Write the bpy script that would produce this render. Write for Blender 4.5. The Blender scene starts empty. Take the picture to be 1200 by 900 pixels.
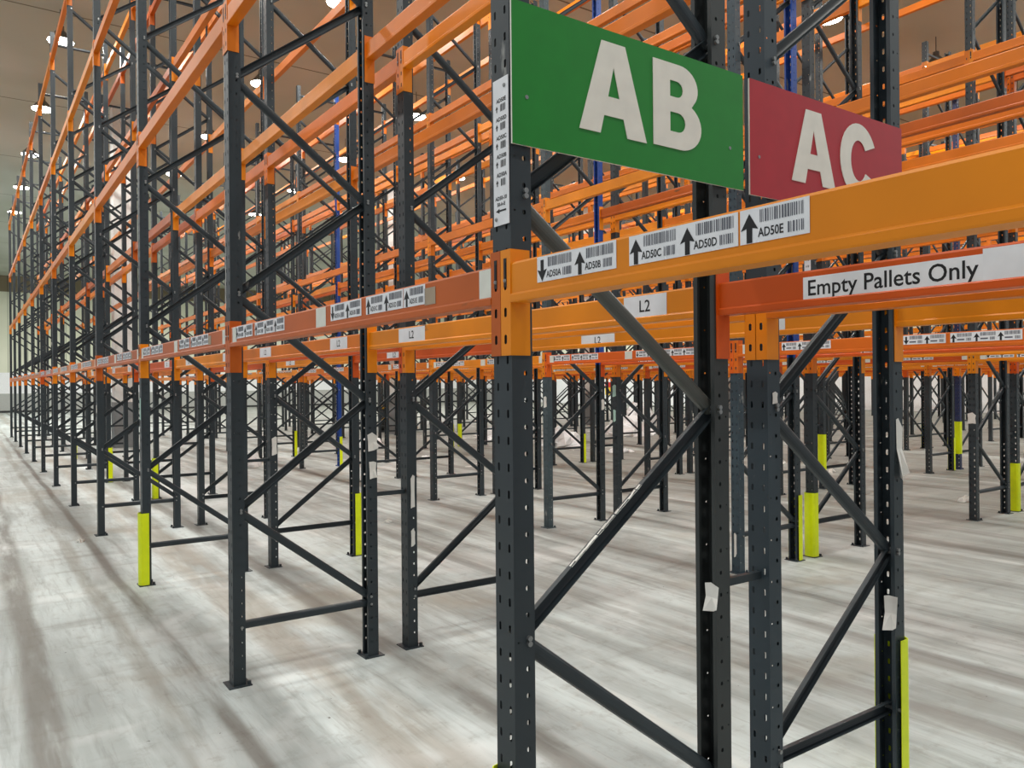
import bpy, math, random
from mathutils import Vector, Matrix

random.seed(7)
C = bpy.context.scene.collection
D = bpy.data

# ---------------------------------------------------------------- measures
EYE = 1.718                      # camera height
FPX, YAW, ROLL = 914.9, math.radians(34.91), -0.009
Y0, BAY = 1.811, 2.8             # first rack frame along the aisle, bay length
FRONT, DEPTH, GAP, PITCH = 1.268, 0.831, 0.282, 4.42
NLAST, NROWS = 11, 18            # frames per row, rack rows
POST_H = 7.95
LEVELS = [1.943, 3.78, 5.60, 7.43]
CEIL = 9.75
XFAR, YFAR, YNEAR, XNEAR = 43.5, 66.0, -5.0, -4.5
PW, PD = 0.045, 0.035            # half width / half depth of a post

WORD = ['zeroth', 'first', 'second', 'third', 'fourth', 'fifth', 'sixth', 'seventh', 'eighth', 'ninth', 'tenth', 'eleventh',
        'twelfth', 'thirteenth', 'fourteenth', 'fifteenth', 'sixteenth', 'seventeenth', 'eighteenth', 'nineteenth', 'twentieth']


def line_x(i):
    return FRONT + (i // 4) * PITCH + (0, DEPTH, DEPTH + GAP, 2 * DEPTH + GAP)[i % 4]


def frame_y(n):
    return Y0 + BAY * n


def project(x, y, z):
    px = x * math.cos(YAW) - y * math.sin(YAW)
    d = y * math.cos(YAW) + x * math.sin(YAW)
    if d < 0.15:
        return None
    return 600 + FPX * px / d, 450 - FPX * (z - EYE) / d, d


def depth(x, y):
    return y * math.cos(YAW) + x * math.sin(YAW)


def lin(r, g, b):
    f = lambda c: (c / 255) / 12.92 if c / 255 <= 0.04045 else ((c / 255 + 0.055) / 1.055) ** 2.4
    return (f(r), f(g), f(b), 1.0)


# ---------------------------------------------------------------- materials
def new_mat(name):
    m = D.materials.new(name)
    m.use_nodes = True
    nt = m.node_tree
    return m, nt, nt.nodes['Principled BSDF']


def plain(name, col, rough=0.5, metal=0.0, emit=0.0, spec=0.5):
    m, nt, b = new_mat(name)
    tc = nt.nodes.new('ShaderNodeTexCoord')
    no = nt.nodes.new('ShaderNodeTexNoise'); no.inputs['Scale'].default_value = 14; no.inputs['Detail'].default_value = 4
    nt.links.new(tc.outputs['Object'], no.inputs['Vector'])
    mx = nt.nodes.new('ShaderNodeMix'); mx.data_type = 'RGBA'
    mx.inputs['A'].default_value = tuple(c * 0.86 for c in col[:3]) + (1,)
    mx.inputs['B'].default_value = tuple(min(1, c * 1.1) for c in col[:3]) + (1,)
    nt.links.new(no.outputs['Fac'], mx.inputs['Factor'])
    nt.links.new(mx.outputs['Result'], b.inputs['Base Color'])
    b.inputs['Roughness'].default_value = rough
    b.inputs['Metallic'].default_value = metal
    b.inputs['Specular IOR Level'].default_value = spec
    if emit:
        b.inputs['Emission Color'].default_value = col
        b.inputs['Emission Strength'].default_value = emit
    return m


def painted(name, scuff_col, amount, rough, stretch):
    """paint whose colour is the object's own colour, with scuffs and grime"""
    m, nt, b = new_mat(name)
    oi = nt.nodes.new('ShaderNodeObjectInfo')
    tc = nt.nodes.new('ShaderNodeTexCoord')
    ad = nt.nodes.new('ShaderNodeVectorMath'); ad.operation = 'ADD'
    mu = nt.nodes.new('ShaderNodeMath'); mu.operation = 'MULTIPLY'; mu.inputs[1].default_value = 37.0
    nt.links.new(oi.outputs['Random'], mu.inputs[0])
    nt.links.new(tc.outputs['Object'], ad.inputs[0]); nt.links.new(mu.outputs[0], ad.inputs[1])
    mp = nt.nodes.new('ShaderNodeMapping'); mp.inputs['Scale'].default_value = stretch
    nt.links.new(ad.outputs[0], mp.inputs['Vector'])
    n1 = nt.nodes.new('ShaderNodeTexNoise'); n1.inputs['Scale'].default_value = 6; n1.inputs['Detail'].default_value = 5
    nt.links.new(mp.outputs[0], n1.inputs['Vector'])
    r1 = nt.nodes.new('ShaderNodeValToRGB')
    r1.color_ramp.elements[0].position = amount; r1.color_ramp.elements[0].color = (0, 0, 0, 1)
    r1.color_ramp.elements[1].position = amount + 0.03; r1.color_ramp.elements[1].color = (1, 1, 1, 1)
    nt.links.new(n1.outputs['Fac'], r1.inputs['Fac'])
    n2 = nt.nodes.new('ShaderNodeTexNoise'); n2.inputs['Scale'].default_value = 2.2; n2.inputs['Detail'].default_value = 3
    nt.links.new(ad.outputs[0], n2.inputs['Vector'])
    dk = nt.nodes.new('ShaderNodeMapRange'); dk.inputs['From Min'].default_value = 0.3; dk.inputs['From Max'].default_value = 0.7
    dk.inputs['To Min'].default_value = 0.84; dk.inputs['To Max'].default_value = 1.08
    nt.links.new(n2.outputs['Fac'], dk.inputs['Value'])
    ml = nt.nodes.new('ShaderNodeVectorMath'); ml.operation = 'SCALE'
    nt.links.new(oi.outputs['Color'], ml.inputs[0]); nt.links.new(dk.outputs[0], ml.inputs['Scale'])
    mx = nt.nodes.new('ShaderNodeMix'); mx.data_type = 'RGBA'
    nt.links.new(r1.outputs['Color'], mx.inputs['Factor'])
    nt.links.new(ml.outputs[0], mx.inputs['A']); mx.inputs['B'].default_value = scuff_col
    nt.links.new(mx.outputs['Result'], b.inputs['Base Color'])
    b.inputs['Roughness'].default_value = rough
    b.inputs['Specular IOR Level'].default_value = 0.4
    return m


def floor_mat():
    m, nt, b = new_mat('worn_concrete')
    L = nt.links.new
    geo = nt.nodes.new('ShaderNodeNewGeometry')

    def noise(scale, vec, detail=4, rough=0.55, dist=0.0):
        mp = nt.nodes.new('ShaderNodeMapping'); mp.inputs['Scale'].default_value = vec
        L(geo.outputs['Position'], mp.inputs['Vector'])
        n = nt.nodes.new('ShaderNodeTexNoise'); n.inputs['Scale'].default_value = scale
        n.inputs['Detail'].default_value = detail; n.inputs['Roughness'].default_value = rough
        n.inputs['Distortion'].default_value = dist
        L(mp.outputs[0], n.inputs['Vector'])
        return n.outputs['Fac']

    def mix(a, bb, fac, mode='MIX', k=None):
        x = nt.nodes.new('ShaderNodeMix'); x.data_type = 'RGBA'; x.blend_type = mode
        for s, v in (('A', a), ('B', bb)):
            if isinstance(v, tuple): x.inputs[s].default_value = v
            else: L(v, x.inputs[s])
        if isinstance(fac, (int, float)): x.inputs['Factor'].default_value = fac
        else: L(fac, x.inputs['Factor'])
        return x.outputs['Result']

    def ramp(f, a, c):
        r = nt.nodes.new('ShaderNodeMapRange'); r.inputs['From Min'].default_value = a; r.inputs['From Max'].default_value = c
        r.interpolation_type = 'SMOOTHSTEP'
        L(f, r.inputs['Value']); return r.outputs[0]

    def mul(f, k):
        n = nt.nodes.new('ShaderNodeMath'); n.operation = 'MULTIPLY'
        L(f, n.inputs[0])
        if isinstance(k, (int, float)): n.inputs[1].default_value = k
        else: L(k, n.inputs[1])
        return n.outputs[0]

    def op(kind, f, k):
        n = nt.nodes.new('ShaderNodeMath'); n.operation = kind
        L(f, n.inputs[0])
        if isinstance(k, (int, float)): n.inputs[1].default_value = k
        else: L(k, n.inputs[1])
        return n.outputs[0]

    streak = noise(1.0, (2.2, 0.3, 1), 6, 0.62, 0.5)       # streaks drawn along the aisle
    fine = noise(1.0, (9.0, 0.7, 1), 5, 0.65, 0.6)
    cross = noise(1.0, (0.5, 2.4, 1), 4, 0.6, 0.3)  # soft shadow bands lying across the aisle, painted into the floor colour
    blot = noise(0.55, (1, 1, 1), 4, 0.6, 0.6)
    spk = noise(26.0, (1, 1, 1), 2, 0.5)
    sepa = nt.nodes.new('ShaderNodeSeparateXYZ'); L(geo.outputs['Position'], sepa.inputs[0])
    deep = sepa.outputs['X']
    fine2 = noise(1.0, (26.0, 2.2, 1), 5, 0.7, 0.4)
    grain = noise(7.0, (1, 1, 1), 6, 0.7)
    col = mix(lin(162, 168, 166), lin(201, 209, 208), ramp(streak, 0.36, 0.62))
    col = mix(col, lin(112, 110, 104), mul(ramp(fine, 0.52, 0.74), 0.42))
    col = mix(col, lin(116, 114, 108), mul(ramp(fine2, 0.5, 0.72), 0.3))
    col = mix(col, lin(126, 123, 116), mul(ramp(cross, 0.53, 0.74), 0.45))
    col = mix(col, lin(158, 148, 132), mul(ramp(blot, 0.52, 0.72), 0.6))
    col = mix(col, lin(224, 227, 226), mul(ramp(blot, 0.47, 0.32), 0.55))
    col = mix(col, lin(130, 126, 118), mul(ramp(grain, 0.52, 0.7), 0.35))
    col = mix(col, lin(112, 110, 100), mul(ramp(deep, 2.0, 12.0), 0.66))  # gradual darkening towards the far racks, painted into the floor colour
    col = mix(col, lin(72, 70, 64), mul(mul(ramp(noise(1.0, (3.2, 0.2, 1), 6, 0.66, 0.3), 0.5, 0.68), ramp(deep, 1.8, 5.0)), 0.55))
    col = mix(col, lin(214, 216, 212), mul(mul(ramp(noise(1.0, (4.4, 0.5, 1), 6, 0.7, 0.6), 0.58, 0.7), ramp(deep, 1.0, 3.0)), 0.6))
    col = mix(col, lin(70, 64, 58), mul(ramp(spk, 0.745, 0.77), 0.8))
    # rubber tyre tracks that run along the open aisle and between the racks
    sep = nt.nodes.new('ShaderNodeSeparateXYZ'); L(geo.outputs['Position'], sep.inputs[0])
    wob = op('ADD', sep.outputs['X'], mul(op('SUBTRACT', noise(0.35, (1, 1, 1), 1), 0.5), 0.16))
    wear = noise(1.0, (5.0, 0.6, 1), 4, 0.6)
    wear = ramp(wear, 0.3, 0.55)

    def band(c, w, k, colr, current):
        dd = op('ABSOLUTE', op('SUBTRACT', wob, c), 0.0)
        f = nt.nodes.new('ShaderNodeMapRange'); f.interpolation_type = 'SMOOTHSTEP'
        f.inputs['From Min'].default_value = w; f.inputs['From Max'].default_value = w * 0.35
        L(dd, f.inputs['Value'])
        return mix(current, colr, mul(mul(f.outputs[0], wear), k))
    for c, w, k, cc in ((1.10, 0.06, 0.62, lin(112, 101, 90)), (0.87, 0.085, 0.5, lin(128, 118, 104)), (0.33, 0.13, 0.72, lin(98, 90, 80)),
                        (-0.25, 0.16, 0.5, lin(108, 100, 92)), (1.75, 0.28, 0.5, lin(140, 124, 104)), (2.24, 0.12, 0.6, lin(104, 95, 84)),
                        (4.05, 0.2, 0.5, lin(112, 106, 98)), (4.85, 0.16, 0.5, lin(108, 102, 96)), (8.4, 0.2, 0.55, lin(104, 98, 92)),
                        (9.3, 0.2, 0.55, lin(104, 98, 92)), (12.8, 0.25, 0.5, lin(108, 102, 96)), (13.8, 0.2, 0.5, lin(108, 102, 96))):
        col = band(c, w, k, cc, col)
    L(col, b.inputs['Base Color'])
    rr = nt.nodes.new('ShaderNodeMapRange'); rr.inputs['To Min'].default_value = 0.42; rr.inputs['To Max'].default_value = 0.7
    L(streak, rr.inputs['Value']); L(rr.outputs[0], b.inputs['Roughness'])
    b.inputs['Specular IOR Level'].default_value = 0.35
    return m


def panel_mat(name, c1, c2, seam, axis, pitch, rough=0.75):
    """large insulated panels with thin seams"""
    m, nt, b = new_mat(name)
    L = nt.links.new
    geo = nt.nodes.new('ShaderNodeNewGeometry')
    no = nt.nodes.new('ShaderNodeTexNoise'); no.inputs['Scale'].default_value = 0.22; no.inputs['Detail'].default_value = 3
    L(geo.outputs['Position'], no.inputs['Vector'])
    mx = nt.nodes.new('ShaderNodeMix'); mx.data_type = 'RGBA'
    mx.inputs['A'].default_value = c1; mx.inputs['B'].default_value = c2
    mr = nt.nodes.new('ShaderNodeMapRange'); mr.inputs['From Min'].default_value = 0.35; mr.inputs['From Max'].default_value = 0.65
    L(no.outputs['Fac'], mr.inputs['Value']); L(mr.outputs[0], mx.inputs['Factor'])
    sp = nt.nodes.new('ShaderNodeSeparateXYZ'); L(geo.outputs['Position'], sp.inputs[0])
    md = nt.nodes.new('ShaderNodeMath'); md.operation = 'PINGPONG'; md.inputs[1].default_value = pitch / 2
    L(sp.outputs[axis], md.inputs[0])
    lt = nt.nodes.new('ShaderNodeMath'); lt.operation = 'LESS_THAN'; lt.inputs[1].default_value = 0.025
    L(md.outputs[0], lt.inputs[0])
    m2 = nt.nodes.new('ShaderNodeMix'); m2.data_type = 'RGBA'
    L(lt.outputs[0], m2.inputs['Factor']); L(mx.outputs['Result'], m2.inputs['A']); m2.inputs['B'].default_value = seam
    L(m2.outputs['Result'], b.inputs['Base Color'])
    b.inputs['Roughness'].default_value = rough
    return m


M_POST = painted('slate_grey_paint', lin(150, 150, 146), 0.705, 0.42, (1, 1, 0.35))
M_BEAM = painted('orange_enamel', lin(120, 76, 40), 0.72, 0.42, (1, 0.3, 1))
M_FLOOR = floor_mat()
M_CEIL = panel_mat('ceiling_panels', lin(186, 190, 178), lin(168, 172, 156), lin(104, 102, 84), 'Y', 6.4)
M_WALL = panel_mat('wall_panels', lin(226, 228, 208), lin(210, 214, 192), lin(170, 174, 158), 'X', 1.2)
M_WALLTOP = panel_mat('eaves_panels', lin(132, 122, 98), lin(120, 110, 88), lin(90, 82, 66), 'X', 2.4)
M_WHITEBAND = plain('white_rail_paint', lin(240, 242, 244), 0.5)
M_GREYBAND = plain('grey_kick_panel', lin(176, 178, 174), 0.6)
M_WHITE = plain('white_vinyl', lin(238, 239, 243), 0.45)
M_OFFWHITE = plain('aged_white_vinyl', lin(226, 226, 216), 0.5)
M_BLACK = plain('black_print', lin(18, 18, 22), 0.55)
M_GREYPRINT = plain('grey_print', lin(98, 100, 110), 0.55)
M_RESIDUE = plain('old_sticker_residue', lin(168, 150, 128), 0.6)
M_GREEN = plain('green_board', lin(26, 132, 42), 0.32)
M_RED = plain('red_board', lin(178, 34, 46), 0.32)
M_LETTER = plain('letter_white', lin(236, 233, 222), 0.45)
M_YELLOW = plain('safety_yellow_plastic', lin(232, 250, 2), 0.4)
M_GALV = plain('galvanised_steel', lin(150, 152, 152), 0.35, 0.7)
M_FOIL = plain('plastic_film', lin(235, 237, 238), 0.25)
M_PAPER = plain('scrap_paper', lin(232, 230, 224), 0.7)
M_MINT = plain('mint_tape', lin(176, 212, 200), 0.55)
M_DARK = plain('dark_machine_paint', lin(36, 38, 38), 0.45)
M_RUBBER = plain('tyre_rubber', lin(20, 20, 20), 0.8)
M_GOLD = plain('machine_yellow', lin(206, 160, 20), 0.4)
M_CONC = plain('pillar_white_cladding', lin(226, 228, 226), 0.6)
M_CONCGREY = plain('pillar_grey_base', lin(132, 136, 138), 0.6)
M_LAMP = plain('lamp_glow', (1.0, 0.97, 0.88, 1), 0.4, emit=28.0)
M_HOUSING = plain('lamp_housing_metal', lin(120, 120, 116), 0.4, 0.5)
M_SIGNRED = plain('notice_red', lin(196, 40, 30), 0.5)
M_SIGNYEL = plain('notice_yellow', lin(238, 200, 40), 0.5)

GREY = lin(48, 56, 61)
GREYB = lin(50, 58, 66)
NAVY = lin(60, 76, 86)
BLUE = lin(30, 70, 150)
ORANGE = lin(238, 140, 4)
AMBER = lin(226, 120, 10)
RUST = lin(196, 92, 14)
REDOR = lin(214, 86, 12)


# ---------------------------------------------------------------- mesh builder
class MB:
    def __init__(self):
        self.v, self.f, self.m = [], [], []

    def quad(self, a, b, c, d, mi=0):
        i = len(self.v); self.v += [tuple(a), tuple(b), tuple(c), tuple(d)]
        self.f.append((i, i + 1, i + 2, i + 3)); self.m.append(mi)

    def poly(self, pts, mi=0):
        i = len(self.v); self.v += [tuple(p) for p in pts]
        self.f.append(tuple(range(i, i + len(pts)))); self.m.append(mi)

    def box(self, x0, x1, y0, y1, z0, z1, mi=0):
        i = len(self.v)
        self.v += [(x, y, z) for z in (z0, z1) for x, y in ((x0, y0), (x1, y0), (x1, y1), (x0, y1))]
        for f in ((3, 2, 1, 0), (4, 5, 6, 7), (0, 1, 5, 4), (1, 2, 6, 5), (2, 3, 7, 6), (3, 0, 4, 7)):
            self.f.append(tuple(i + k for k in f)); self.m.append(mi)

    def prism(self, prof, fn, t0, t1, mi=0, closed=True, caps=True):
        """sweep the 2-D profile; fn(p, t) gives the 3-D point"""
        i, n = len(self.v), len(prof)
        self.v += [tuple(fn(p, t0)) for p in prof] + [tuple(fn(p, t1)) for p in prof]
        for k in range(n if closed else n - 1):
            j = (k + 1) % n
            self.f.append((i + k, i + j, i + n + j, i + n + k)); self.m.append(mi)
        if closed and caps:
            self.f.append(tuple(i + k for k in reversed(range(n)))); self.m.append(mi)
            self.f.append(tuple(i + n + k for k in range(n))); self.m.append(mi)

    def cyl(self, c, axis, r0, r1, h, seg=16, mi=0):
        ax = Vector(axis).normalized()
        u = ax.orthogonal().normalized(); w = ax.cross(u)
        c = Vector(c)
        i = len(self.v)
        for k in range(seg):
            a = 2 * math.pi * k / seg
            self.v.append(tuple(c + (u * math.cos(a) + w * math.sin(a)) * r0))
        for k in range(seg):
            a = 2 * math.pi * k / seg
            self.v.append(tuple(c + ax * h + (u * math.cos(a) + w * math.sin(a)) * r1))
        for k in range(seg):
            j = (k + 1) % seg
            self.f.append((i + k, i + j, i + seg + j, i + seg + k)); self.m.append(mi)
        self.f.append(tuple(i + k for k in reversed(range(seg)))); self.m.append(mi)
        self.f.append(tuple(i + seg + k for k in range(seg))); self.m.append(mi)

    def holed(self, org, ax, length, z0, z1, cols, mi=0):
        """thin upright wall of LENGTH along AX, pierced by columns of rounded holes (centre, width, height, pitch, phase)"""
        o, a = Vector(org), Vector(ax).normalized()
        P = lambda s, z: o + a * s + Vector((0, 0, z))
        edges, s = [], 0.0
        for c, w, h, pitch, ph in sorted(cols):
            m = w * 0.8
            if c - m > s + 1e-6:
                self.quad(P(s, z0), P(c - m, z0), P(c - m, z1), P(s, z1), mi)
            z = z0
            k = 0
            while True:
                zc = z0 + ph + k * pitch
                if zc + pitch / 2 > z1:
                    break
                lo, hi = zc - pitch / 2, zc + pitch / 2
                if lo > z + 1e-6:
                    self.quad(P(c - m, z), P(c + m, z), P(c + m, lo), P(c - m, lo), mi)
                outer = [(c + m, lo), (c + m, zc), (c + m, hi), (c, hi), (c - m, hi), (c - m, zc), (c - m, lo), (c, lo)]
                q = min(w, h) * 0.28
                inner = [(c + w / 2 - q, zc - h / 2), (c + w / 2, zc - h / 2 + q), (c + w / 2, zc + h / 2 - q), (c + w / 2 - q, zc + h / 2),
                         (c - w / 2 + q, zc + h / 2), (c - w / 2, zc + h / 2 - q), (c - w / 2, zc - h / 2 + q), (c - w / 2 + q, zc - h / 2)]
                tiles = [[outer[0], outer[1], inner[1], inner[0]], [outer[1], outer[2], inner[2], inner[1]],
                         [outer[2], outer[3], inner[3], inner[2]], [outer[3], outer[4], inner[4], inner[3]],
                         [outer[4], outer[5], inner[5], inner[4]], [outer[5], outer[6], inner[6], inner[5]],
                         [outer[6], outer[7], inner[7], inner[6]], [outer[7], outer[0], inner[0], inner[7]]]
                i = len(self.v)
                self.v += [tuple(P(*p)) for p in outer + inner]
                for t in range(8):
                    u = (t + 1) % 8
                    self.f.append((i + t, i + u, i + 8 + u, i + 8 + t)); self.m.append(mi)
                z = hi; k += 1
            if z < z1 - 1e-6:
                self.quad(P(c - m, z), P(c + m, z), P(c + m, z1), P(c - m, z1), mi)
            s = c + m
        if s < length - 1e-6:
            self.quad(P(s, z0), P(length, z0), P(length, z1), P(s, z1), mi)

    def join(self, other, mat=None, mi_off=0):
        i = len(self.v)
        self.v += [tuple(mat @ Vector(p)) for p in other.v] if mat is not None else other.v
        self.f += [tuple(i + k for k in f) for f in other.f]
        self.m += [k + mi_off for k in other.m]

    def mesh(self, name, mats, smooth=False):
        me = D.meshes.new(name)
        me.from_pydata(self.v, [], self.f)
        for m in mats if isinstance(mats, (list, tuple)) else [mats]:
            me.materials.append(m)
        me.polygons.foreach_set('material_index', self.m)
        if smooth:
            me.polygons.foreach_set('use_smooth', [True] * len(self.f))
        me.update()
        return me


def ob(name, me, parent=None, loc=(0, 0, 0), rotz=0.0, color=None):
    o = D.objects.new(name, me)
    C.objects.link(o)
    o.location = loc
    o.rotation_euler = (0, 0, rotz)
    if parent is not None:
        o.parent = parent
    if color is not None:
        o.color = color
    return o


def thing(name, label, cat, loc=(0, 0, 0), rotz=0.0, group=None, me=None):
    o = ob(name, me, None, loc, rotz)
    o['label'] = label; o['category'] = cat; o['kind'] = 'thing'
    if group:
        o['group'] = group
    return o


def structure(name, me, label):
    o = ob(name, me)
    o['kind'] = 'structure'; o['label'] = label
    return o


# text and flat lettering as plain meshes --------------------------------------------------
def text_verts(body, size, offset=0.0, align='CENTER', squeeze=1.0):
    cu = D.curves.new('lettering', 'FONT')
    cu.body = body; cu.size = size; cu.offset = offset
    cu.align_x = align; cu.align_y = 'CENTER'
    cu.resolution_u = 3
    t = D.objects.new('lettering', cu); C.objects.link(t)
    dg = bpy.context.evaluated_depsgraph_get()
    me = D.meshes.new_from_object(t.evaluated_get(dg))
    V = [(v.co.x * squeeze, v.co.y) for v in me.vertices]
    F = [tuple(p.vertices) for p in me.polygons]
    D.objects.remove(t); D.curves.remove(cu); D.meshes.remove(me)
    return V, F


_text_cache = {}


def add_text(mb, to3, body, x, y, size, mi, offset=0.0, align='CENTER', squeeze=1.0, fit=None):
    key = (body, size, offset, align, squeeze)
    if key not in _text_cache:
        _text_cache[key] = text_verts(body, size, offset, align, squeeze)
    V, F = _text_cache[key]
    sx = 1.0
    if fit:
        w = max(p[0] for p in V) - min(p[0] for p in V)
        sx = fit / w
    i = len(mb.v)
    mb.v += [tuple(to3(x + p[0] * sx, y + p[1])) for p in V]
    for f in F:
        mb.f.append(tuple(i + k for k in f)); mb.m.append(mi)


def flat_shape(loops, thick):
    """filled flat shape (outer loops and holes) as vertices and faces, lying in XY, front at z=thick"""
    cu = D.curves.new('shape', 'CURVE'); cu.dimensions = '2D'; cu.fill_mode = 'BOTH'; cu.extrude = thick / 2
    for lp in loops:
        s = cu.splines.new('POLY'); s.points.add(len(lp) - 1)
        for p, q in zip(s.points, lp):
            p.co = (q[0], q[1], 0, 1)
        s.use_cyclic_u = True
    t = D.objects.new('shape', cu); C.objects.link(t)
    dg = bpy.context.evaluated_depsgraph_get()
    me = D.meshes.new_from_object(t.evaluated_get(dg))
    V = [tuple(v.co) for v in me.vertices]; F = [tuple(p.vertices) for p in me.polygons]
    D.objects.remove(t); D.curves.remove(cu); D.meshes.remove(me)
    return V, F


def face_minus_x(x):       # flat art that faces the open aisle (-X): art right is -Y
    return lambda a, b, o=0.0: (x - o, -a, b)


def face_minus_y(y):       # flat art that faces the camera end (-Y): art right is +X
    return lambda a, b, o=0.0: (a, y - o, b)


# ---------------------------------------------------------------- rack upright
def post_mb(detail, B=0.0, H=POST_H):
    mb = MB()
    if detail:
        mb.holed((-PD, -PW, 0), (0, 1, 0), 2 * PW, B, H, [(0.021, 0.0095, 0.023, 0.075, 0.06), (0.069, 0.0095, 0.023, 0.075, 0.06)])
        for s in (-1, 1):
            mb.holed((-PD, s * PW, 0), (1, 0, 0), 2 * PD, B, H, [(0.014, 0.006, 0.006, 0.15, 0.10), (0.046, 0.011, 0.013, 0.075, 0.0975)])
    else:
        mb.quad((-PD, -PW, B), (-PD, PW, B), (-PD, PW, H), (-PD, -PW, H))
        for s in (-1, 1):
            mb.quad((-PD, s * PW, B), (PD, s * PW, B), (PD, s * PW, H), (-PD, s * PW, H))
    for s in (-1, 1):                                   # turned-in lips along the open side, and a stiffening rib
        mb.quad((PD, s * PW, B), (PD, s * (PW - 0.017), B), (PD, s * (PW - 0.017), H), (PD, s * PW, H))
        if detail:
            mb.quad((PD, s * (PW - 0.017), B), (PD - 0.012, s * (PW - 0.017), B), (PD - 0.012, s * (PW - 0.017), H), (PD, s * (PW - 0.017), H))
    return mb


_out = [(-0.0235, -0.014), (-0.0235, 0.000), (-0.0205, 0.008), (-0.014, 0.0125), (-0.006, 0.014), (0.006, 0.014), (0.014, 0.0125), (0.0205, 0.008), (0.0235, 0.000), (0.0235, -0.014)]
CH = _out + [(p[0] * 0.89, p[1] - 0.0022 if p[1] > -0.01 else p[1]) for p in reversed(_out)]
CHFLAT = [(-0.022, -0.013), (-0.022, 0.013), (0.022, 0.013), (0.022, -0.013)]
XB = DEPTH / 2 - 0.004


def brace_mb(z0, z1, flip, simple=False):
    a, b = Vector((-XB, 0, z0)), Vector((XB, 0, z1))
    ax = (b - a).normalized()
    up = Vector((-ax.z, 0, ax.x))
    mb = MB()
    prof = CHFLAT if simple else [(p[0], p[1] * flip) for p in CH]
    mb.prism(prof, lambda p, t: a.lerp(b, t) + up * p[0] + Vector((0, p[1], 0)), 0, 1)
    if not simple:
        for c in (a.lerp(b, 0.012), a.lerp(b, 0.988)):   # bolts through the post sides
            mb.cyl(c + Vector((0, -PW - 0.009, 0)), (0, 1, 0), 0.008, 0.008, 2 * PW + 0.018, 8, 1)
    return mb


def plate_mb():
    mb = MB()
    mb.box(-0.065, 0.065, -0.07, 0.07, 0, 0.006)
    mb.cyl((0.051, 0.054, 0.006), (0, 0, 1), 0.011, 0.011, 0.02, 8)
    mb.cyl((0.051, -0.054, 0.006), (0, 0, 1), 0.011, 0.011, 0.02, 8)
    return mb


REAR_Z, FRONT_Z, STEP = 0.375, 1.0, 0.625
N_DIAG = 11
ME_POST = post_mb(True).mesh('upright_post', M_POST)
ME_POST_LOW = post_mb(True, 0, 1.95).mesh('upright_post_low', M_POST)
ME_POST_TOP = post_mb(True, 1.95, POST_H).mesh('upright_post_top', M_POST)
ME_DOWN = brace_mb(0.625, 0.0, -1).mesh('brace_down', [M_POST, M_GALV])      # front high, rear low
ME_UP = brace_mb(0.0, 0.625, 1).mesh('brace_up', [M_POST, M_GALV])         # front low, rear high
ME_FLAT = brace_mb(0.0, 0.0, -1).mesh('brace_level', [M_POST, M_GALV])
ME_PLATE = plate_mb().mesh('foot_plate', M_POST)

far = MB()
for s in (-1, 1):
    far.join(post_mb(False), Matrix.Translation((s * DEPTH / 2, 0, 0)) @ (Matrix.Rotation(math.pi, 4, 'Z') if s > 0 else Matrix()))
    far.join(plate_mb(), Matrix.Translation((s * DEPTH / 2, 0, 0)) @ (Matrix.Rotation(math.pi, 4, 'Z') if s > 0 else Matrix()))
for k in range(N_DIAG):
    zb = REAR_Z + STEP * k
    far.join(brace_mb(0.625, 0, 1, True) if k % 2 == 0 else brace_mb(0, 0.625, 1, True), Matrix.Translation((0, 0, zb)))
for z in (0.335, 7.75):
    far.join(brace_mb(0, 0, 1, True), Matrix.Translation((0, 0, z)))
ME_FAR = far.mesh('far_rack_upright', M_POST)

# posts that differ in colour, as the photo shows: (line, frame)
SPLICED = {(5, 2), (5, 1)}      # grey below the first beam, blue above
POST_COLOUR = {(5, 5): BLUE, (4, 1): NAVY, (4, 2): lin(72, 86, 92), (2, 0): lin(50, 62, 70), (0, 0): lin(52, 60, 65),
               (14, 2): lin(42, 52, 92), (3, 0): lin(48, 58, 64), (1, 0): lin(54, 58, 58)}


def sticker_mb(w, h, curl=0.0, seed=0):
    """a torn label: an uneven outline, flat on the post face (faces -X), with a lifted corner"""
    rnd = random.Random(seed)
    mb = MB()
    pts = [(-w / 2, -h / 2), (w * 0.1, -h * 0.46), (w / 2, -h / 2 * rnd.uniform(0.6, 1)), (w * 0.42, 0), (w / 2, h / 2 * rnd.uniform(0.5, 1)),
           (w * rnd.uniform(-0.2, 0.2), h / 2), (-w / 2, h / 2 * rnd.uniform(0.7, 1)), (-w * 0.44, 0)]
    out = [(-(curl if k in (0, 2) else 0.0), -p[0], p[1]) for k, p in enumerate(pts)]
    c = (0, 0, 0)
    for k in range(8):
        a, b = out[k], out[(k + 1) % 8]
        i = len(mb.v); mb.v += [c, a, b]; mb.f.append((i, i + 1, i + 2)); mb.m.append(0)
    return mb


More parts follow.
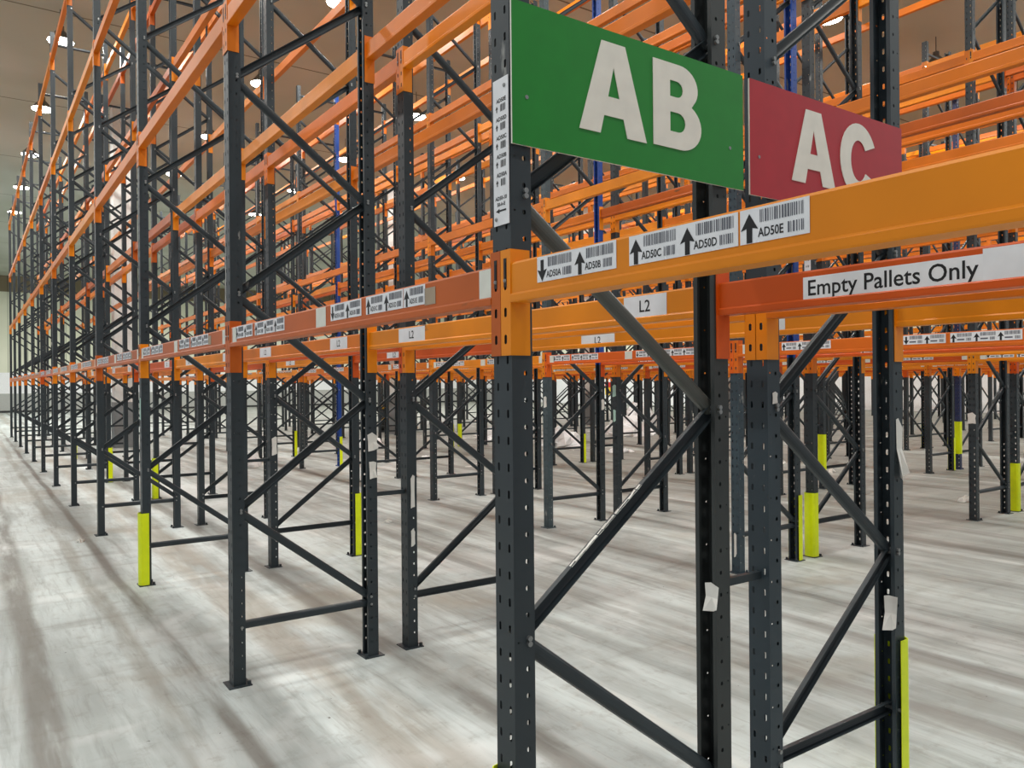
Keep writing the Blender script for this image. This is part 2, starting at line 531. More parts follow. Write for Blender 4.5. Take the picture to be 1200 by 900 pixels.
# (row, frame, which post, height, width, tall, material, face, curl): face 'front' = aisle face, 'inside' = -Y flank
STICKERS = [
    (0, 2, 0, 1.53, 0.055, 0.20, M_MINT, 'front', 0.0), (0, 3, 0, 1.47, 0.06, 0.10, M_PAPER, 'front', 0.0), (0, 3, 0, 1.30, 0.03, 0.16, M_PAPER, 'front', 0.0),
    (0, 0, 1, 0.99, 0.06, 0.10, M_PAPER, 'lip', 0.012), (0, 1, 1, 1.36, 0.07, 0.12, M_PAPER, 'flank', 0.012), (0, 1, 1, 1.18, 0.05, 0.11, M_PAPER, 'flank', 0.01),
    (1, 1, 0, 1.02, 0.03, 0.22, M_PAPER, 'flank', 0.0), (1, 1, 0, 0.72, 0.03, 0.12, M_PAPER, 'flank', 0.0), (1, 0, 1, 0.74, 0.06, 0.15, M_PAPER, 'lip', 0.015),
    (1, 0, 1, 1.43, 0.05, 0.26, M_PAPER, 'flank', 0.03), (1, 0, 0, 1.66, 0.03, 0.045, M_PAPER, 'flank', 0.0), (2, 2, 0, 1.50, 0.06, 0.14, M_PAPER, 'front', 0.0),
    (3, 2, 0, 1.62, 0.07, 0.16, M_MINT, 'front', 0.0), (3, 2, 0, 1.30, 0.05, 0.16, M_MINT, 'front', 0.0), (2, 1, 0, 0.25, 0.03, 0.22, M_PAPER, 'front', 0.0),
    (4, 1, 0, 1.25, 0.10, 0.14, M_PAPER, 'front', 0.0), (2, 2, 1, 1.45, 0.05, 0.14, M_PAPER, 'flank', 0.0), (1, 2, 0, 1.15, 0.05, 0.18, M_PAPER, 'flank', 0.0),
]


def rack_row_visible(row, n):
    x = (line_x(2 * row) + line_x(2 * row + 1)) / 2
    hits = []
    for xx in (x - 0.45, x + 0.45):
        for z in (0.0, 2.0, 5.0, 7.9):
            p = project(xx, frame_y(n), z)
            if p and -40 < p[0] < 1240 and -60 < p[1] < 960:
                return True
    return False


def frame_label(row, n):
    who = f'{WORD[row + 1]} rack row from the open aisle'
    if n == -1:
        return f'dark grey rack upright of {who}, before the hanging signs'
    if n == 0:
        if row == 0: return 'dark grey perforated rack upright holding the green AB sign and location plaque'
        if row == 1: return 'dark grey perforated rack upright holding the red AC sign'
        return f'dark grey rack upright of {who}, level with the signs'
    if row == 0 and n == 1: return 'dark grey upright behind the AB sign upright, free of any foot guard, in front row'
    if row == 0 and n == 2: return 'dark grey front row upright with mint green tape above its tall yellow foot guard'
    if (row, n) == (2, 2): return 'upright of third rack row with one bright blue post, seen under the green sign'
    return f'dark grey rack upright, {who}, {WORD[n]} frame beyond the signs'


frames_built = set()


def build_frame(row, n):
    x = (line_x(2 * row) + line_x(2 * row + 1)) / 2
    y = frame_y(n)
    rot = 0.0 if row % 2 == 0 else math.pi
    dist = depth(x, y)
    t = thing('rack_upright', frame_label(row, n), 'rack upright', (x, y, 0), rot, 'rack uprights')
    base = random.uniform(0.9, 1.08)
    col = tuple(c * base for c in GREY[:3]) + (1,)
    if dist > 20:
        m = ob('upright_frame', ME_FAR, t, color=col)
        frames_built.add((row, n))
        return t
    posts = {}
    for s in (-1, 1):
        ln = 2 * row + (0 if (s < 0) == (row % 2 == 0) else 1)
        c = POST_COLOUR.get((ln, n), col)
        if (ln, n) in SPLICED:
            q = ob('upright_post', ME_POST_TOP, t, (s * DEPTH / 2, 0, 0), 0 if s < 0 else math.pi, BLUE)
            q['label'] = 'bright blue upper length of post'
        p = ob('upright_post', ME_POST_LOW if (ln, n) in SPLICED else ME_POST, t, (s * DEPTH / 2, 0, 0), 0 if s < 0 else math.pi, c)
        posts[ln % 2] = (p, rot + (0 if s < 0 else math.pi))
        if c is BLUE:
            p['label'] = 'bright blue painted post'
        ob('foot_plate', ME_PLATE, t, (s * DEPTH / 2, 0, 0), 0 if s < 0 else math.pi, c)
    for k in range(N_DIAG):
        br = ob('diagonal_brace', ME_DOWN if k % 2 == 0 else ME_UP, t, (0, 0, REAR_Z + STEP * k), 0, lin(84, 86, 82) if (row, n, k) == (0, 0, 2) else col)
        if k == 1:
            scuffed = br
    for z in (0.335, 7.75):
        ob('horizontal_brace', ME_FLAT, t, (0, 0, z), 0, col)
    for k, (r, nn, which, z, w, h, mat, face, curl) in enumerate(STICKERS):
        if (r, nn) != (row, n):
            continue
        lx = line_x(2 * row + which)
        if face == 'front':       # aisle-facing (-X) side of the post
            wx, wy, rz = lx - PD - 0.003, y + random.uniform(-0.012, 0.012), 0
        elif face == 'lip':       # the open, inward side of a rear post, which also faces -X
            wx, wy, rz = lx - PD - 0.003, y - 0.028, 0
        else:                     # the flank that faces the camera end (-Y)
            wx, wy, rz = lx + 0.004, y - PW - 0.003, math.pi / 2
        pp, pr = posts[which]
        so = ob('torn_sticker', sticker_mb(w, h, curl, k).mesh('torn_sticker', mat), pp)
        so.location = Matrix.Rotation(-pr, 4, 'Z') @ Vector((wx - lx, wy - y, z))
        so.rotation_euler = (0, 0, rz - pr)
        so['label'] = 'torn pale sticker remnant'
    if row == 0 and n in (1, 2, 3):          # paint scraped off the aisle-side corner of the front posts
        pp, pr = posts[0]
        rnd = random.Random(n)
        sm = MB()
        for za, zb in ((2.15, 2.85), (2.95, 3.65)) if n == 1 else ((1.95, 2.6), (2.75, 3.3)):
            z, w0 = za, 0.003
            while z < zb:
                z2 = min(zb, z + rnd.uniform(0.03, 0.09)); w1 = rnd.uniform(0.002, 0.011)
                sm.quad((-PD - 0.0008, PW + 0.0008, z), (-PD - 0.0008, PW - w0, z), (-PD - 0.0008, PW - w1, z2), (-PD - 0.0008, PW + 0.0008, z2))
                z, w0 = z2, w1
        so = ob('paint_scrape', sm.mesh('paint_scrape', M_PAPER), pp)
        so['label'] = 'bare scraped edge of the post'
    if (row, n) == (0, 0):                   # pale chafing along one brace, as the photo shows
        sm = MB()
        a, b = Vector((-XB, 0, 0.0)), Vector((XB, 0, 0.625))
        ax = (b - a).normalized(); up = Vector((-ax.z, 0, ax.x))
        rnd = random.Random(5)
        for k in range(16):
            t0 = 0.25 + 0.022 * k; t1 = t0 + rnd.uniform(0.016, 0.03)
            q = lambda tt, dy: a.lerp(b, tt) + up * 0.0242 + Vector((0, dy, 0))
            y0, y1 = rnd.uniform(-0.0135, -0.008), rnd.uniform(-0.004, 0.0)
            sm.quad(q(t0, y0), q(t1, y0 + 0.002), q(t1, y1), q(t0, y1 - 0.001))
            w = lambda tt, du: a.lerp(b, tt) + up * (0.0242 - du) + Vector((0, -0.0146, 0))
            sm.quad(w(t0, 0.0), w(t1, 0.0), w(t1, rnd.uniform(0.001, 0.003)), w(t0, rnd.uniform(0.001, 0.003)))
        so = ob('paint_scuff', sm.mesh('paint_scuff', M_PAPER), scuffed)
        so['label'] = 'pale chafed paint along the brace'
    frames_built.add((row, n))
    return t


# ---------------------------------------------------------------- crossbeams
PROF = [(-0.0415, 0.0), (-0.0425, 0.004), (-0.0425, 0.019), (-0.0375, 0.025), (-0.0375, 0.104), (-0.034, 0.110), (0.008, 0.110), (0.0115, 0.104),
        (0.0115, 0.025), (0.0165, 0.019), (0.0165, 0.004), (0.0155, 0.0)]
HALF = BAY / 2 - 0.0475


def beam_mb():
    mb = MB()
    mb.prism(PROF, lambda p, t: (p[0], t, p[1]), -HALF, HALF)
    return mb


def connector_mb(s, holes=True):
    """L-shaped end plate hooked on the post: a cheek along the beam end and a face plate in front of the post"""
    mb = MB()
    y0, y1 = s * (BAY / 2 - 0.0485), s * (BAY / 2 - 0.0462)
    za, zb = -0.146, 0.148
    mb.box(-0.0405, 0.026, min(y0, y1), max(y0, y1), za, zb)
    ya, yb = s * (BAY / 2 - 0.0462), s * (BAY / 2 - 0.0012)
    lo, hi = min(ya, yb), max(ya, yb)
    if holes:
        c = 0.0225
        mb.holed((-0.0405, lo, za), (0, 1, 0), hi - lo, 0, 0.294, [(c, 0.012, 0.026, 0.075, 0.045)])
        mb.box(-0.0405, -0.0378, lo, lo + 0.001, za, zb); mb.box(-0.0405, -0.0378, hi - 0.001, hi, za, zb)
        mb.box(-0.0405, -0.0378, lo, hi, za, za + 0.001); mb.box(-0.0405, -0.0378, lo, hi, zb - 0.001, zb)
    else:
        mb.box(-0.0405, -0.0378, lo, hi, za, zb)
    return mb


def hook_mb(s):
    """the long locking slot with its latch"""
    mb = MB()
    yc = s * (BAY / 2 - 0.0237)
    mb.box(-0.0414, -0.0406, yc - 0.007, yc + 0.007, 0.044, 0.124, 0)
    mb.box(-0.0424, -0.0414, yc - 0.003, yc + 0.002, 0.06, 0.112, 0)
    mb.cyl((-0.0414, yc, 0.062), (-1, 0, 0), 0.006, 0.004, 0.004, 8, 1)
    return mb


ME_HOOK = {s: hook_mb(s).mesh('locking_hook', [M_BLACK, M_GALV]) for s in (-1, 1)}
ME_BEAM = beam_mb().mesh('box_section', M_BEAM)
ME_CON = {s: connector_mb(s).mesh('end_connector', [M_BEAM, M_BLACK, M_GALV]) for s in (-1, 1)}
fb = MB(); fb.prism([PROF[0], PROF[4], PROF[5], PROF[6], PROF[8], PROF[11]], lambda p, t: (p[0], t, p[1]), -HALF, HALF)
for s in (-1, 1):
    fb.join(connector_mb(s, False))
ME_FARBEAM = fb.mesh('far_crossbeam', M_BEAM)
far_beam_mb = fb


def arrow(mb, to3, x, y, s, mi, up=True):
    k = 1 if up else -1
    pts = [(-0.12, -0.5), (0.12, -0.5), (0.12, 0.0), (0.36, -0.06), (0.0, 0.5), (-0.36, -0.06), (-0.12, 0.0)]
    mb.poly([to3(x + a * s, y + b * s * k) for a, b in pts], mi)


def barcode(mb, to3, x, y, w, h, mi, seed):
    rnd = random.Random(seed)
    t = 0.0
    while t < w:
        b = rnd.choice((0.0016, 0.0026, 0.004)); g = rnd.choice((0.0014, 0.002, 0.003))
        if t + b > w:
            break
        mb.quad(to3(x + t, y), to3(x + t + b, y), to3(x + t + b, y + h), to3(x + t, y + h), mi)
        t += b + g


def code_label_mb(letters, code, seed, w=0.152, h=0.066, text=True):
    """white stickers side by side: arrow, barcode on top, code and a small barcode below; origin at the strip's start, art in XY"""
    mb = MB()
    base = lambda a, b: (-0.0006, -a, b)
    ink = lambda a, b: (-0.0012, -a, b)
    W = w * len(letters)
    mb.box(-0.0006, 0.0, -W, 0.0, -h / 2, h / 2, 0)
    for k, ch in enumerate(letters):
        x = k * w
        arrow(mb, ink, x + 0.022, -0.004, 0.056, 1, ch != 'A')
        barcode(mb, ink, x + 0.046, 0.004, w - 0.056, 0.024, 2, seed + k)
        barcode(mb, ink, x + w - 0.045, -0.025, 0.036, 0.02, 2, seed + 50 + k)
        if text:
            add_text(mb, ink, code + ch, x + 0.070, -0.016, 0.024, 1, 0.0004, squeeze=0.8)
        else:
            mb.quad(ink(x + 0.046, -0.02), ink(x + 0.094, -0.02), ink(x + 0.094, -0.010), ink(x + 0.046, -0.010), 2)
    return mb


def blank_mb(w, h):
    mb = MB(); mb.box(-0.0006, 0, -w / 2, w / 2, -h / 2, h / 2); return mb


def word_label_mb(body, w, h, size, fit=None, offset=0.0):
    mb = MB(); mb.box(-0.0006, 0, -w / 2, w / 2, -h / 2, h / 2, 0)
    add_text(mb, lambda a, b: (-0.0012, -a, b), body, 0, -size * 0.02, size, 1, offset, fit=fit)
    return mb


_lm = {}


def label_mesh(key, fn, mats):
    if key not in _lm:
        _lm[key] = fn().mesh(key, mats)
    return _lm[key]


PRINT = [M_WHITE, M_BLACK, M_GREYPRINT]
FACE_X = -0.0378            # beam web on the side that faces -X, measured from the post line


def beam_stickers(t, line, b, level, rot):
    """stickers on the -X side of the beam; offsets along the aisle are measured from the bay's start"""
    if level != 0:
        return
    ys = frame_y(b)
    yc = ys + BAY / 2
    fx = FACE_X if rot == 0 else -0.0118

    def put(name, me, off, z, lab=None):
        o = ob(name, me, t)
        lx, ly = fx - 0.0004, off - BAY / 2
        if rot:
            o.location = (-lx, -ly, z); o.rotation_euler = (0, 0, math.pi)
        else:
            o.location = (lx, ly, z)
        if lab: o['label'] = lab
        return o
    d = depth(line_x(line), yc)
    if line % 4 == 0:
        code = f'AD{50 + b + 1}' if line == 0 else 'x'
        txt = line == 0 and b < 3
        for off in (1.25, 2.63):
            o2 = off
            key = f'barcode_label_{code if txt else "far"}_'
            if txt:
                put('barcode_label', label_mesh(key + 'ab', lambda: code_label_mb('AB', code, b * 9 + 3), PRINT), o2, 0.073)
                put('barcode_label', label_mesh(key + 'cd', lambda: code_label_mb('CD', code, b * 9 + 5), PRINT), o2 - 0.347, 0.072)
                put('barcode_label', label_mesh(key + 'e', lambda: code_label_mb('E', code, b * 9 + 7), PRINT), o2 - 0.656, 0.072)
            else:
                put('barcode_label', label_mesh(key + 'ab', lambda: code_label_mb('AB', code, 3, text=False), PRINT), o2, 0.070)
                put('barcode_label', label_mesh(key + 'cde', lambda: code_label_mb('CDE', code, 5, text=False), PRINT), o2 - 0.335, 0.070)
        if b >= 0:
            for off, w in ((0.078, 0.07), (1.36, 0.11), (2.66, 0.08)):
                put('blank_sticker', label_mesh(f'blank_{w}', lambda: blank_mb(w, 0.082), [M_OFFWHITE]), off, 0.064, 'blank white sticker')
            if line == 0:
                put('sticker_residue', label_mesh('residue', lambda: blank_mb(0.072, 0.055), [M_RESIDUE]), 0.41, 0.062, 'grey sticker residue')
    elif line == 1 and b >= 0:
        for off, w in ((0.305, 0.225), (2.18, 0.32)) if b == 0 else ((0.45, 0.30), (2.05, 0.30)):
            put('level_label', label_mesh(f'L2_{w}', lambda: word_label_mb('L2', w, 0.082, 0.062, offset=0.0006), PRINT), off, 0.062)
    elif line == 1 and b == -1:
        put('notice_label', label_mesh('empties', lambda: word_label_mb('Empty Pallets Only', 0.515, 0.070, 0.066, 0.485, 0.0007), PRINT), 2.17, 0.055, 'white label reading Empty Pallets Only')
        put('blank_sticker', label_mesh('blank_patch', lambda: blank_mb(0.26, 0.085), [M_WHITE]), 1.785, 0.060, 'blank white sticker')
    elif line == 3:
        if b == 0:
            put('level_label', label_mesh('L2_c', lambda: word_label_mb('L2', 0.31, 0.08, 0.062, offset=0.0006), PRINT), 1.845, 0.04)
            put('blank_sticker', label_mesh('blank_l', lambda: blank_mb(0.21, 0.075), [M_WHITE]), 0.60, 0.04, 'blank white sticker')
        elif b > 0:
            put('level_label', label_mesh('L2_c', lambda: word_label_mb('L2', 0.31, 0.08, 0.062, offset=0.0006), PRINT), 1.845, 0.05)
    elif line % 4 == 1 and d < 22:
        for off in (0.5, 1.9):
            put('barcode_label', label_mesh('rear_strip', lambda: code_label_mb('CDE', 'x', 15, 0.13, 0.05, text=False), PRINT), off + 0.2, 0.05)
    elif line % 4 == 2 and d < 22:
        put('blank_sticker', label_mesh('blank_m', lambda: blank_mb(0.2, 0.06), [M_WHITE]), 1.2, 0.05, 'blank white sticker')


LVL = ['lowest', 'second', 'third', 'top']
beam_spots = []
for line in range(2 * NROWS):
    x = line_x(line)
    for b in range(-1, NLAST):
        best, vis = 0.0, False
        for L, z in enumerate(LEVELS):
            pts = []
            for k in range(15):
                p = project(x, frame_y(b) + BAY * k / 14, z + 0.05)
                if p: pts.append(p)
            ins = [p for p in pts if -20 < p[0] < 1220 and -20 < p[1] < 920]
            if not ins:
                continue
            size = len(ins) / 15 * 1.0 / min(p[2] for p in ins) ** 2
            beam_spots.append((size, line, b, L))
beam_spots.sort(reverse=True)
# the beams that show largest past everything in front of them: line / bay / level
SHOWN = (
    '0/-1/0 1/-1/0 0/0/0 1/0/0 3/0/0 4/0/0 2/-1/0 3/-1/0 4/0/1 0/1/1 2/0/1 1/1/1 2/1/1 1/0/1 2/0/0 5/0/1 0/1/0 3/1/1 1/1/0 4/1/0 4/1/1 7/0/1 3/0/1 6/0/1 '
    '5/1/1 3/1/0 0/0/1 0/2/1 8/1/2 3/2/1 1/2/1 2/2/1 3/2/2 1/2/2 5/0/0 4/2/1 0/2/0 8/1/0 6/1/1 10/1/2 4/1/2 4/2/2 0/2/2 4/2/0 8/0/2 0/3/2 9/1/2 2/1/0 1/2/0 '
    '6/3/3 6/3/2 5/2/1 7/2/1 5/1/2 0/3/1 5/3/2 7/0/0 2/3/1 3/2/0 7/1/2 8/3/2 6/1/2 11/1/1 11/1/3 8/0/0 0/4/3 1/3/1 4/3/2 4/3/1 1/4/3 5/3/1 6/2/1 4/4/1 '
    '0/4/2 1/3/2 7/1/1 3/3/2 6/0/0 5/1/0 0/3/0 3/3/1 4/4/2 12/1/3 6/3/1 8/3/0 4/3/0 10/3/2 1/3/0 1/4/1 5/5/2 0/5/3 17/2/3 0/4/1 6/5/2 11/2/3 1/4/2 12/1/0 '
    '5/4/1 6/5/3 4/4/0 5/2/0 7/4/3 1/4/0 12/2/3 8/2/0 2/2/0 7/3/2 4/5/2 0/5/2 0/4/0 6/1/0 7/2/0 3/4/3 5/4/2 9/3/2 9/1/0 5/5/1 0/5/1 3/4/1 2/3/3 3/3/0 7/3/3 '
    '4/5/0 5/2/2 2/5/3 7/4/1 8/5/2 10/0/2 0/6/3 4/5/1 7/3/1 6/4/3 9/0/2 7/1/0 2/4/3 21/3/2 3/4/2 2/4/1 7/0/2 7/4/2 11/3/1 3/3/3 6/5/1 18/2/3 20/3/2 11/6/3 '
    '0/6/2 1/5/3 2/5/1 11/2/1 6/4/2 10/4/2 11/1/0 7/2/3 12/2/0 0/7/3 5/3/0 0/5/0 1/5/1 8/5/3 0/6/0 16/2/0 0/6/1 9/4/2 12/5/3 2/3/0 10/1/0 5/6/1 6/6/3 6/4/1 '
    '7/5/2 5/6/2 6/6/2 17/6/3 0/7/2 8/5/0 10/5/2 0/8/2 4/8/1 20/2/2 9/2/3 10/2/0 1/5/2 3/5/2 7/5/1 9/5/2 0/8/3 2/4/0 16/2/3 7/5/3 4/7/2 1/6/3 1/6/1 17/3/3 '
    '11/5/3 1/3/3 4/8/2 8/2/3 1/5/0 3/5/1 1/6/2 0/7/1 4/6/2 9/0/0 4/8/0 7/3/0 2/6/3 11/4/1 4/6/1 1/7/3 7/6/1 9/6/3 8/8/2 14/2/0 6/7/3 0/9/3 6/8/2 6/2/0 '
    '3/5/0 6/6/1 3/7/3 7/6/3 8/6/2 10/6/2 11/6/1 21/4/2 10/0/0 11/10/3 0/7/0 1/7/1 12/5/0 7/7/2 3/5/3 1/7/2 12/4/0 4/7/1 5/8/1 17/7/3 10/3/0 8/4/2 2/7/1 '
    '3/7/1 7/7/1 5/8/2 0/10/2 4/9/2 8/8/3 9/3/0 11/3/0 8/6/0 3/1/2 20/3/0 7/8/2 8/8/0 28/5/1 2/2/2 5/4/0 7/4/0 4/6/0 13/1/0 0/8/1 6/7/2 20/4/2 5/9/2 6/10/2 '
    '3/4/0 2/7/3 0/8/0 1/9/3 4/9/0 5/9/1 18/6/3 11/8/3 6/10/3 20/7/2 8/4/0 16/3/0 3/7/2 0/9/2 0/9/1 0/9/0 8/7/2 6/3/0 1/6/0 2/6/1 5/5/0 1/7/0 8/6/3 2/8/1 '
    '8/1/3 12/7/3 8/9/2 12/8/3 28/4/1 28/6/1 2/3/2 10/2/2 15/2/0 '
)
shown = {tuple(int(v) for v in w.split('/')) for w in SHOWN.split()}
single = [t for t in beam_spots if t[1:] in shown]
rest = [t for t in beam_spots if t[1:] not in shown]

PALETTE = [ORANGE, ORANGE, AMBER, AMBER, RUST]
FIXED = {(0, -1, 0): ORANGE, (1, -1, 0): REDOR, (0, 0, 0): RUST, (0, 1, 0): RUST, (0, 2, 0): RUST, (1, 0, 0): ORANGE, (3, -1, 0): ORANGE, (3, 0, 0): ORANGE,
         (2, 0, 0): ORANGE, (1, 1, 0): AMBER, (4, 1, 0): lin(232, 100, 14), (4, 0, 0): lin(226, 108, 14), (4, 2, 0): ORANGE, (5, 0, 0): lin(214, 84, 14), (5, 1, 0): lin(214, 84, 14)}
CNAME = {ORANGE: 'orange', AMBER: 'amber orange', RUST: 'rusty orange', REDOR: 'reddish orange'}


def beam_colour(line, b, L):
    if (line, b, L) in FIXED:
        return FIXED[(line, b, L)]
    r = random.Random(line * 1009 + b * 31 + L * 7)
    if L == 0:
        return r.choice([ORANGE, AMBER, REDOR])
    if line % 4 in (1, 2):
        return r.choice([ORANGE, AMBER, AMBER, RUST])
    return r.choice([ORANGE, AMBER, AMBER])


def beam_label(line, b, L, col):
    cn = CNAME.get(col, 'bright orange')
    if (line, b, L) == (0, -1, 0): return 'orange crossbeam across the front with AD50 barcode labels, running past the red sign'
    if (line, b, L) == (1, -1, 0): return 'reddish orange crossbeam labelled Empty Pallets Only'
    if (line, b, L) == (0, 0, 0): return 'rusty orange crossbeam with AD51 labels, ending at the sign-bearing upright'
    if (line, b, L) == (1, 0, 0): return 'orange crossbeam with a white L2 label right behind the diagonal brace under the green sign'
    side = 'front' if line % 2 == 0 else 'back'
    bay = 'bay before the signs' if b == -1 else f'{WORD[b + 1]} bay beyond the signs'
    return f'{cn} crossbeam, {LVL[L]} level, {side} of {WORD[line // 2 + 1]} rack row, {bay}'


for size, line, b, L in single:
    rot = 0.0 if line % 2 == 0 else math.pi
    col = beam_colour(line, b, L)
    yc = frame_y(b) + BAY / 2
    t = thing('crossbeam', beam_label(line, b, L, col), 'beam', (line_x(line), yc, LEVELS[L]), rot, 'orange crossbeams')
    if depth(line_x(line), yc) < 17:
        rail = ob('box_section', ME_BEAM, t, color=col)
        for s in (-1, 1):
            con = ob('end_connector', ME_CON[s], t, color=col if random.random() < .8 else ORANGE)
            if depth(line_x(line), yc) < 10:
                ob('locking_hook', ME_HOOK[s], con)
    else:
        rail = ob('box_section', ME_FARBEAM, t, color=col)
    if depth(line_x(line), yc) < 26 or line == 0:
        beam_stickers(rail, line, b, L, rot)

for tone, colr in (('orange', ORANGE), ('rusty orange', AMBER)):
    mass = MB()
    for size, line, b, L in rest:
        if (line + b + L) % 2 != (tone == 'orange'):
            continue
        m4 = Matrix.Translation((line_x(line), frame_y(b) + BAY / 2, LEVELS[L])) @ (Matrix.Rotation(math.pi, 4, 'Z') if line % 2 else Matrix())
        mass.join(far_beam_mb, m4)
    o = ob('distant_crossbeam_lattice', mass.mesh('distant_crossbeam_lattice', M_BEAM), color=colr)
    o['kind'] = 'stuff'; o['label'] = f'{tone} crossbeams crowded together deep among the far racks'; o['category'] = 'beams'

# frames that show, plus the one that carries the end of any beam that shows
need = set()
for row in range(NROWS):
    for n in range(-1, NLAST + 1):
        if rack_row_visible(row, n):
            need.add((row, n))
for size, line, b, L in beam_spots:
    need.add((line // 2, b)); need.add((line // 2, b + 1))
for row, n in sorted(need):
    build_frame(row, n)

# tie bars between back-to-back rows
tie = MB()
tie.prism(CHFLAT, lambda p, t: (t, p[1] * 0.8, p[0] * 0.6), -GAP / 2 + PD + 0.002, GAP / 2 - PD - 0.002)
ME_TIE = tie.mesh('row_spacer_bar', M_POST)
for dbl, first, last in ((0, 0, 8), (1, 2, 4), (2, 1, 4)):
    for n in range(first, last):
        if (2 * dbl, n) not in need:
            continue
        x = (line_x(4 * dbl + 1) + line_x(4 * dbl + 2)) / 2
        place = 'level with the signs' if n == 0 else f'{WORD[n]} frame beyond the signs'
        t = thing('row_spacer', f'short grey tie bar joining {WORD[2 * dbl + 1]} and {WORD[2 * dbl + 2]} rack rows, {place}', 'tie bar',
                  (x, frame_y(n), 1.02), 0, 'tie bars between back-to-back racks', ME_TIE)
        t.color = GREY

# ---------------------------------------------------------------- yellow post guards
def guard_mb(h=0.62):
    mb = MB()
    prof = [(0.016, -0.0595), (-0.030, -0.0595), (-0.045, -0.056), (-0.057, -0.040), (-0.063, -0.014), (-0.063, 0.014), (-0.057, 0.040), (-0.045, 0.056), (-0.030, 0.0595), (0.016, 0.0595),
            (0.016, 0.0565), (-0.030, 0.0565), (-0.042, 0.053), (-0.052, 0.037), (-0.058, 0.012), (-0.058, -0.012), (-0.052, -0.037), (-0.042, -0.053), (-0.030, -0.0565), (0.016, -0.0565)]
    n = len(prof)
    mb.prism(prof, lambda p, t: (p[0], p[1], t), 0.0, h, caps=False)
    half = n // 2
    for zz in (0.0, h):
        for k in range(half - 1):
            a, b, c, d = prof[k], prof[k + 1], prof[n - 2 - k], prof[n - 1 - k]
            mb.quad((*a, zz), (*b, zz), (*c, zz), (*d, zz))
    return mb


ME_GUARD = guard_mb().mesh('post_guard', M_YELLOW)
GUARDS = [  # line, frame, height above floor
    (0, 0, .007, 'yellow plastic guard at the foot of the upright bearing the green sign'),
    (0, 2, .007, 'tall yellow plastic guard beside the open aisle, third upright of the front row'),
    (1, 5, .007, 'yellow guard on back post of front rack row, fifth frame beyond the signs'),
    (2, 4, .007, 'yellow guard on second rack row, fourth frame beyond the signs'),
    (1, 7, .007, 'yellow guard on back post of front rack row, seventh frame beyond the signs'),
    (3, 0, .007, 'large yellow guard on the back post of the upright bearing the red sign'),
    (3, 2, .007, 'yellow guard seen edge-on at back of second rack row, second frame beyond the signs'),
    (5, 1, .007, 'yellow guard of a close pair, on back of third rack row, first frame past signs'),
    (6, 1, .007, 'wider yellow guard of a close pair, on fourth rack row, first frame past signs'),
    (5, 6, .007, 'yellow guard on back of third rack row, sixth frame beyond the signs'),
    (5, 5, .007, 'yellow guard at the foot of a blue post, third rack row'),
    (9, 6, .007, 'yellow guard on back of fifth rack row, sixth frame beyond the signs'),
    (10, 6, .007, 'yellow guard on sixth rack row, sixth frame beyond the signs'),
    (10, 2, .25, 'yellow guard raised off the floor on sixth rack row, second frame beyond signs'),
    (10, 1, .007, 'yellow guard on sixth rack row, first frame beyond the signs'),
    (13, 2, .007, 'narrow yellow guard beside a navy post, back of seventh rack row'),
    (14, 2, .30, 'yellow guard mounted high on a navy post, eighth rack row'),
    (9, 4, .007, 'yellow guard on back of fifth rack row, fourth frame beyond the signs'),
    (17, 3, .007, 'yellow guard on back of ninth rack row, third frame beyond the signs'),
]
for ln, n, z, lab in GUARDS:
    thing('post_guard', lab, 'post guard', (line_x(ln), frame_y(n), z), 0 if ln % 2 == 0 else math.pi, 'yellow post guards', ME_GUARD)

# ---------------------------------------------------------------- aisle signs
def arc(cx, cy, rx, ry, a0, a1, n=14):
    return [(cx + rx * math.cos(math.radians(a0 + (a1 - a0) * k / n)), cy + ry * math.sin(math.radians(a0 + (a1 - a0) * k / n))) for k in range(n + 1)]


def glyph(ch):
    """bold letters, 1 unit tall; returns (loops, width)"""
    if ch == 'A':
        return [[(0, 0), (0.30, 0), (0.355, 0.20), (0.645, 0.20), (0.70, 0), (1.0, 0), (0.675, 1.0), (0.325, 1.0)],
                [(0.415, 0.41), (0.5, 0.74), (0.585, 0.41)]], 1.0
    if ch == 'B':
        outer = [(0, 0), (0.44, 0)] + arc(0.46, 0.29, 0.36, 0.29, -90, 58, 14) + arc(0.45, 0.745, 0.31, 0.255, -40, 90, 12) + [(0, 1.0)]
        lo = [(0.28, 0.20), (0.40, 0.20)] + arc(0.42, 0.315, 0.12, 0.115, -90, 90, 8) + [(0.28, 0.43)]
        hi = [(0.28, 0.61), (0.38, 0.61)] + arc(0.40, 0.705, 0.10, 0.095, -90, 90, 8) + [(0.28, 0.80)]
        return [outer, lo, hi], 0.84
    outer = arc(0.47, 0.5, 0.47, 0.52, 28, 332, 30)
    inner = arc(0.47, 0.5, 0.205, 0.285, 325, 35, 22)
    return [outer + inner], 0.92


